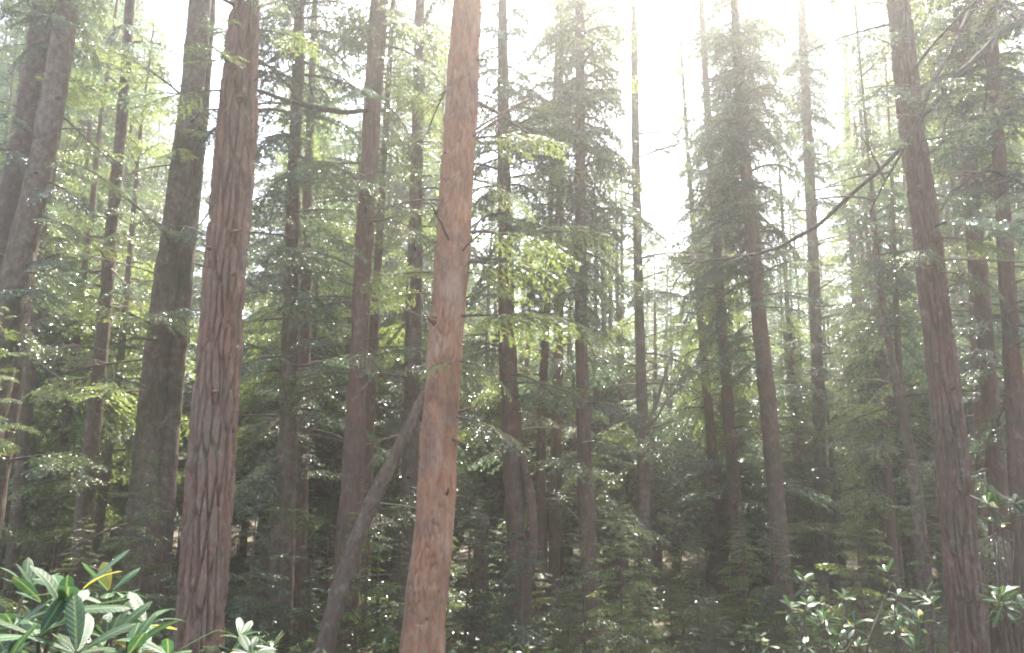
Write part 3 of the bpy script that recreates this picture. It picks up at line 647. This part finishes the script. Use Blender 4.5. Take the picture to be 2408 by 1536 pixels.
def backdrop(n, Y0, Y1, hmin, hmax, kind, xlo=-250, xhi=2660, sep=1.2, word='far', wide=1.0, raise_=0):
    cnt = 0; tries = 0
    while cnt < n and tries < n*30:
        tries += 1
        x = xlo+(xhi-xlo)*((cnt+rg.random())/n); Y = rg.uniform(Y0, Y1)
        p, _ = unproj(x, 1100, Y)
        if any((p[0]-q[0])**2+(Y-q[1])**2 < sep*sep for q in placed): continue
        z = gz(p[0], Y)
        wid_px = (1.6 if kind != 'far' else 2.2)*FPX/Y
        row = max(skyline(x), skyline(x-wid_px*.25)-120, skyline(x+wid_px*.25)-120)-raise_
        top, _ = unproj(x, row, Y)
        H = min(rg.uniform(hmin, hmax), (top[2]-z)*rg.uniform(.93, 1.0))
        if H < hmin*.55: continue
        placed.append((p[0], Y)); cnt += 1
        if kind == 'sap':
            r = thing('young_conifer', ('low' if Y < 14.5 else 'young' if Y < 23 else 'distant')+' bushy conifer in the understory, '+where(x), 'sapling', (p[0], Y, z), 'young conifers of the understory', rg.uniform(0, 6.28))
            s = H/4; c = obj('crown', crown_sap[int(rg.integers(3))], r, (0, 0, 0), None, (s**.6*1.1, s**.6*1.1, s))
            obj('trunk', TR[int(rg.integers(3))], r, (0, 0, 0), None, (.16*s**.5, .16*s**.5, H/20))
        elif kind == 'mid':
            r = thing('conifer_tree', 'mid sized conifer with low green boughs, '+where(x), 'tree', (p[0], Y, z), 'mid sized conifers between the big trunks', rg.uniform(0, 6.28))
            s = H/10; w = rg.uniform(.85, 1.2)*wide
            obj('crown', crown_full[int(rg.integers(4))], r, (0, 0, H*.07), None, (w, w, s*.95))
            obj('trunk', TR[int(rg.integers(3))], r, (0, 0, 0), None, (.62, .62, H/20))
        else:
            r = thing('conifer_tree', word+' conifer in the green wall, '+where(x), 'tree', (p[0], Y, z), 'far conifers closing the view', rg.uniform(0, 6.28))
            s = H/20; w = rg.uniform(.8, 1.15)*max(.7, s**.5)
            obj('crown', crown_far[int(rg.integers(5))], r, (0, 0, 0), None, (w, w, s))
            obj('trunk', TR[int(rg.integers(3))], r, (0, 0, 0), None, (.95, .95, s))
for q in main_trees: placed.append((q[5][0], q[5][1]))
backdrop(40, 10.8, 15, 1.0, 3.2, 'sap', sep=.8)
backdrop(24, 11, 16, 1.0, 2.6, 'sap', xlo=520, xhi=1950, sep=.6)
backdrop(15, 15, 25, 15, 19, 'mid', xlo=-150, xhi=245, sep=.9, wide=1.1)
backdrop(4, 19, 25, 11, 16, 'mid', xlo=1275, xhi=1350, sep=.6, wide=.8)
backdrop(6, 18, 25, 11, 16, 'mid', xlo=1395, xhi=1478, sep=.6, wide=.75, raise_=120)
backdrop(5, 20, 26, 11, 16, 'mid', xlo=1668, xhi=1760, sep=.6, wide=.75, raise_=60)
backdrop(4, 20, 26, 9, 14, 'mid', xlo=1850, xhi=1905, sep=.6, wide=.6, raise_=30)
backdrop(7, 18, 25, 11, 17, 'mid', xlo=2030, xhi=2120, sep=.6, wide=.9, raise_=60)
backdrop(6, 18, 26, 11, 16, 'mid', xlo=1125, xhi=1265, sep=.6, wide=.8)
backdrop(6, 22, 30, 9, 12, 'mid', xlo=1480, xhi=2100, sep=.8, wide=1.1)
backdrop(9, 22, 30, 26, 32, 'far', xlo=-120, xhi=235, sep=1.4, word='lofty')
backdrop(6, 22, 30, 25, 31, 'far', xlo=2130, xhi=2480, sep=1.4, word='lofty')
backdrop(6, 24, 31, 25, 31, 'far', xlo=650, xhi=1040, sep=1.4, word='lofty')
backdrop(9, 17, 25, 15, 19, 'mid', xlo=2080, xhi=2600)
backdrop(12, 18, 26, 15, 19, 'mid', xlo=640, xhi=1040, sep=.8, wide=1.1)
backdrop(50, 14, 24, 1.8, 5.0, 'sap')
backdrop(42, 16, 28, 5, 11, 'mid')
backdrop(50, 28, 44, 13, 24, 'far', word='distant')
backdrop(18, 30, 44, 23, 30, 'far', xlo=-350, xhi=330, sep=1.6, word='towering')
backdrop(8, 17, 26, 7, 11, 'mid', xlo=-200, xhi=500)
backdrop(20, 18, 30, 5, 12, 'mid', xlo=1100, xhi=2250, sep=1.0)
backdrop(60, 44, 75, 15, 26, 'far', xlo=-350, xhi=2760, word='most distant')
backdrop(12, 26, 40, 18, 26, 'far', xlo=620, xhi=1060, word='tall')

backdrop(44, 23, 40, 2.2, 4.5, 'sap', xlo=0, xhi=2408, sep=.7)
p, _ = unproj(-75, 1300, 7.4); zb = gz(p[0], p[1])
r = thing('young_conifer', 'pale drooping young conifer reaching in at the left edge above the rhododendron', 'sapling', (p[0], p[1], zb))
obj('crown', crown_sap[1], r, (0, 0, 0), (0, 0, 1.0), (.95, .95, .95)); obj('trunk', TR[1], r, (0, 0, 0), None, (.16, .16, 3.9/20))
same = {}
for o in bpy.data.objects:
    if o.parent is None and 'group' in o: same.setdefault(o['label'], []).append(o)
for lab, os_ in same.items():
    if 1 < len(os_) <= 12 or 'left of the left edge' in lab:
        os_.sort(key=lambda o: o.location.x/max(o.location.y, 1))
        for k, o in enumerate(os_): o['label'] = lab+', '+('first', 'second', 'third', 'fourth', 'fifth', 'sixth', 'seventh', 'eighth', 'ninth', 'tenth', 'eleventh', 'twelfth', 'thirteenth', 'fourteenth', 'fifteenth', 'sixteenth', 'seventeenth', 'eighteenth', 'nineteenth', 'twentieth')[min(k, 19)]+' from left'

# ------------------------------------------------------------------ rhododendrons
def leaf_mesh(name, L, W, curl, fold, mat, nl=9):
    u = np.linspace(0, 1, nl); w = W*.5*np.clip(np.sin(np.pi*np.clip(u*.93+.035, 0, 1))**.62, 0, 1)*(.62+.5*u); w[0] = .003; w[-1] = .002
    z = -curl*L*u**2; V = []
    for k in range(nl):
        for s in (-1, -.5, 0, .5, 1): V.append((L*u[k]*(1-.3*curl*u[k]), s*w[k], z[k]+abs(s)*w[k]*fold-.25*abs(s)**3*w[k]))
    V = np.array(V); i = (np.arange(nl-1)[:, None]*5+np.arange(4)[None]).ravel()
    return mesh_arrays(name, V, [np.stack([i, i+1, i+6, i+5], 1)], [mat])
LEAVES = [leaf_mesh('leaf', .13, .046, c, f, M['rhodo']) for c, f in ((.05, .3), (.18, .25), (.32, .35), (.12, .15))]
LEAVES_N = [leaf_mesh('leaf', .13, .046, c, f, M['rhodo_near']) for c, f in ((.05, .3), (.18, .25), (.32, .35), (.12, .15))]
LEAVES_Y = [leaf_mesh('leaf', .12, .05, c, .2, M['rhodo_yellow']) for c in (.1, .3)]
def quat_x(d, rollv):
    d = Vector(d).normalized(); q = Vector((1, 0, 0)).rotation_difference(d)
    # keep the upper side up, then roll
    zz = q @ Vector((0, 0, 1)); up = Vector((0, 0, 1)); up = (up-d*up.dot(d)).normalized() if abs(d.z) < .98 else Vector((0, -1, 0))
    a = zz.angle(up); s = 1 if zz.cross(up).dot(d) > 0 else -1
    return Quaternion(d, s*a+rollv) @ q
def whorl(root, base, p, stem, n, rg, ln=1.0, spread=(35, 85), yellow=.05, az0=None):
    stem = Vector(stem).normalized(); ref = Vector((0, 1, .1)); a = stem.cross(ref).normalized(); b = stem.cross(a)
    st = az0 if az0 is not None else rg.uniform(0, 6.28)
    for k in range(n):
        ph = st+k*6.283/n+rg.normal(0, .22); sp = math.radians(rg.uniform(*spread))
        d = stem*math.cos(sp)+(a*math.cos(ph)+b*math.sin(ph))*math.sin(sp)
        me = LEAVES_Y[int(rg.integers(2))] if rg.random() < yellow else (LEAVES_N if root.parent.location.y < 3 else LEAVES)[int(rg.integers(4))]
        obj('leaf', me, root, Vector(p)+d*.012, quat_x(d, rg.normal(0, .3)), ln*rg.uniform(.75, 1.2))
def bush(label, tips, Y, foot, rg, ln=1.0, n=(6, 9), yellow=.025, stems_tilt=.35, low=True):
    fx, _ = unproj(foot, 1500, Y+.15); base = Vector((fx[0], fx[1], gz(fx[0], fx[1])))
    r = thing('rhododendron', label, 'shrub', base, 'rhododendrons')
    for t_ in tips:
        x, y, dY = t_[:3]; p, _ = unproj(x, y, Y+dY); p = Vector(p)-base
        bend = Vector((p.x*.45+rg.normal(0, .05), p.y*.45, p.z*.55)); pre = p-Vector((rg.normal(0, .03), rg.normal(0, .03), .10))
        D, RR, s = smooth_path(np.array([(0, 0, -.05), bend, pre, p]), np.array((.014, .009, .006, .004)), lambda z: .05)
        V, F = tube(D, RR, 7); stem = obj('stem', mesh_arrays('stem', V, [F], [M['twig']]), r)
        d = (Vector(D[-1])-Vector(D[-4])); d = d.normalized()+Vector((rg.normal(0, stems_tilt), rg.normal(0, stems_tilt)-.15, .3))
        k = t_[3] if len(t_) > 3 else int(rg.integers(*n))
        whorl(stem, base, p, d, k, rg, ln*(t_[4] if len(t_) > 4 else 1), yellow=yellow)
        if low: whorl(stem, base, p-d.normalized()*.05, d, max(3, k//2), rg, ln*.95, spread=(80, 125), yellow=yellow*2)
    return r
rg = np.random.default_rng(33)
bush('large glossy rhododendron with yellowing leaves in the lower left corner', [(188, 1392, 0, 8, 1.05), (345, 1468, .05, 7, .95), (150, 1440, -.2, 8, 1.1), (258, 1395, .25, 7, .8), (90, 1500, -.3, 8, 1.1), (255, 1505, -.05, 8, 1.0), (30, 1478, -.1, 8, 1.1), (300, 1545, -.2, 8, 1.0), (395, 1545, -.1, 7, .95), (180, 1540, -.35, 8, 1.1), (20, 1560, -.4, 8, 1.0), (60, 1385, .5, 7, .8), (100, 1420, .2, 7, 1.0)], 2.5, 190, rg, 1.0, yellow=.05)
bush('small rhododendron sprig with slim pale leaves at the foot of the furrowed red trunk', [(562, 1502, 0, 8, .8), (590, 1540, -.2, 8, .8), (640, 1525, .15, 7, .7), (535, 1555, -.1, 7, .8)], 3.6, 590, rg, yellow=.15)
def cluster(cx, cy, sx, sy, n, rg): return [(cx+rg.normal(0, sx), cy+rg.normal(0, sy), rg.normal(0, .45)) for _ in range(n)]
bush('glinting rhododendron low in front of the tall dark trunk', cluster(1890, 1455, 50, 40, 7, rg), 7.6, 1880, rg, 1.05, low=True)
bush('glinting rhododendron low in front of the tall pale trunk', cluster(2010, 1440, 50, 50, 8, rg), 8.2, 2010, rg, 1.05)
bush('tangled rhododendron at the foot of the joined thin stems', cluster(2130, 1470, 45, 40, 7, rg), 7.4, 2130, rg, 1.0)
bush('sparse tall rhododendron right of the dark red trunk', cluster(2370, 1190, 35, 90, 6, rg), 6.6, 2400, rg, 1.05, yellow=.07, low=False)
bush('leafy rhododendron in the lower right corner', cluster(2380, 1460, 45, 50, 7, rg), 6.2, 2390, rg, 1.0)
bush('dark rhododendron at the foot of the slim brown trunk', cluster(1760, 1510, 45, 25, 5, rg), 8.8, 1750, rg, 1.0)

# ------------------------------------------------------------------ ground cover
rg = np.random.default_rng(9); n = 60000
th = rg.uniform(-.72, .72, n); rr_ = 5+33*rg.random(n)**1.1
px, py = np.sin(th)*rr_, np.cos(th)*rr_
keep = fbm(np.stack([px*.5, py*.5, px*0], 1), 31) > .30
px, py = px[keep], py[keep]; n = len(px); pz = ground_z(px, py)
h = (.06+.55*rg.random(n)**2)*(.5+fbm(np.stack([px*.35, py*.35, px*0+8], 1), 37)*1.3)
A = rg.uniform(0, 6.28, n); ll = rg.uniform(.05, .13, n); tz = rg.normal(0, .35, n)
d = np.stack([np.cos(A), np.sin(A), tz], 1); s_ = np.stack([-np.sin(A), np.cos(A), rg.normal(0, .3, n)], 1)
c0 = np.stack([px, py, pz+h], 1); w_ = (ll*.22)[:, None]
Q = np.stack([c0-d*ll[:, None]*.5, c0+s_*w_, c0+d*ll[:, None]*.5, c0-s_*w_], 1).reshape(-1, 3)
o = obj('ground_cover', mesh_arrays('ground_cover', Q, [np.arange(len(Q)).reshape(-1, 4)], [M['ground_cover']])); o['kind'] = 'stuff'
tag(o, 'low leafy undergrowth spread over the forest floor', 'undergrowth')

# ------------------------------------------------------------------ haze volume, added to stand in for lens veil and bloom
t = NT('haze')
pv = t.n('ShaderNodeVolumePrincipled'); pv.inputs['Color'].default_value = (.98, .958, .90, 1); pv.inputs['Density'].default_value = HAZE_DENSITY; pv.inputs['Anisotropy'].default_value = HAZE_ANISO
t.l(pv.outputs[0], t.out.inputs['Volume'])
zmin = float(gv[:, 2].min())-1.0
x0, x1, y0, y1, z1 = -175, 175, -65, 195, 48
hv = np.array([(x, y, z) for z in (zmin, z1) for y in (y0, y1) for x in (x0, x1)], float)
hf = np.array([(0, 2, 3, 1), (4, 5, 7, 6), (0, 1, 5, 4), (2, 6, 7, 3), (0, 4, 6, 2), (1, 3, 7, 5)])
o = obj('haze', mesh_arrays('haze', hv, [hf], [t.m], smooth=False)); o['kind'] = 'stuff'
tag(o, 'pale haze added through the forest to stand in for lens glare', 'haze')
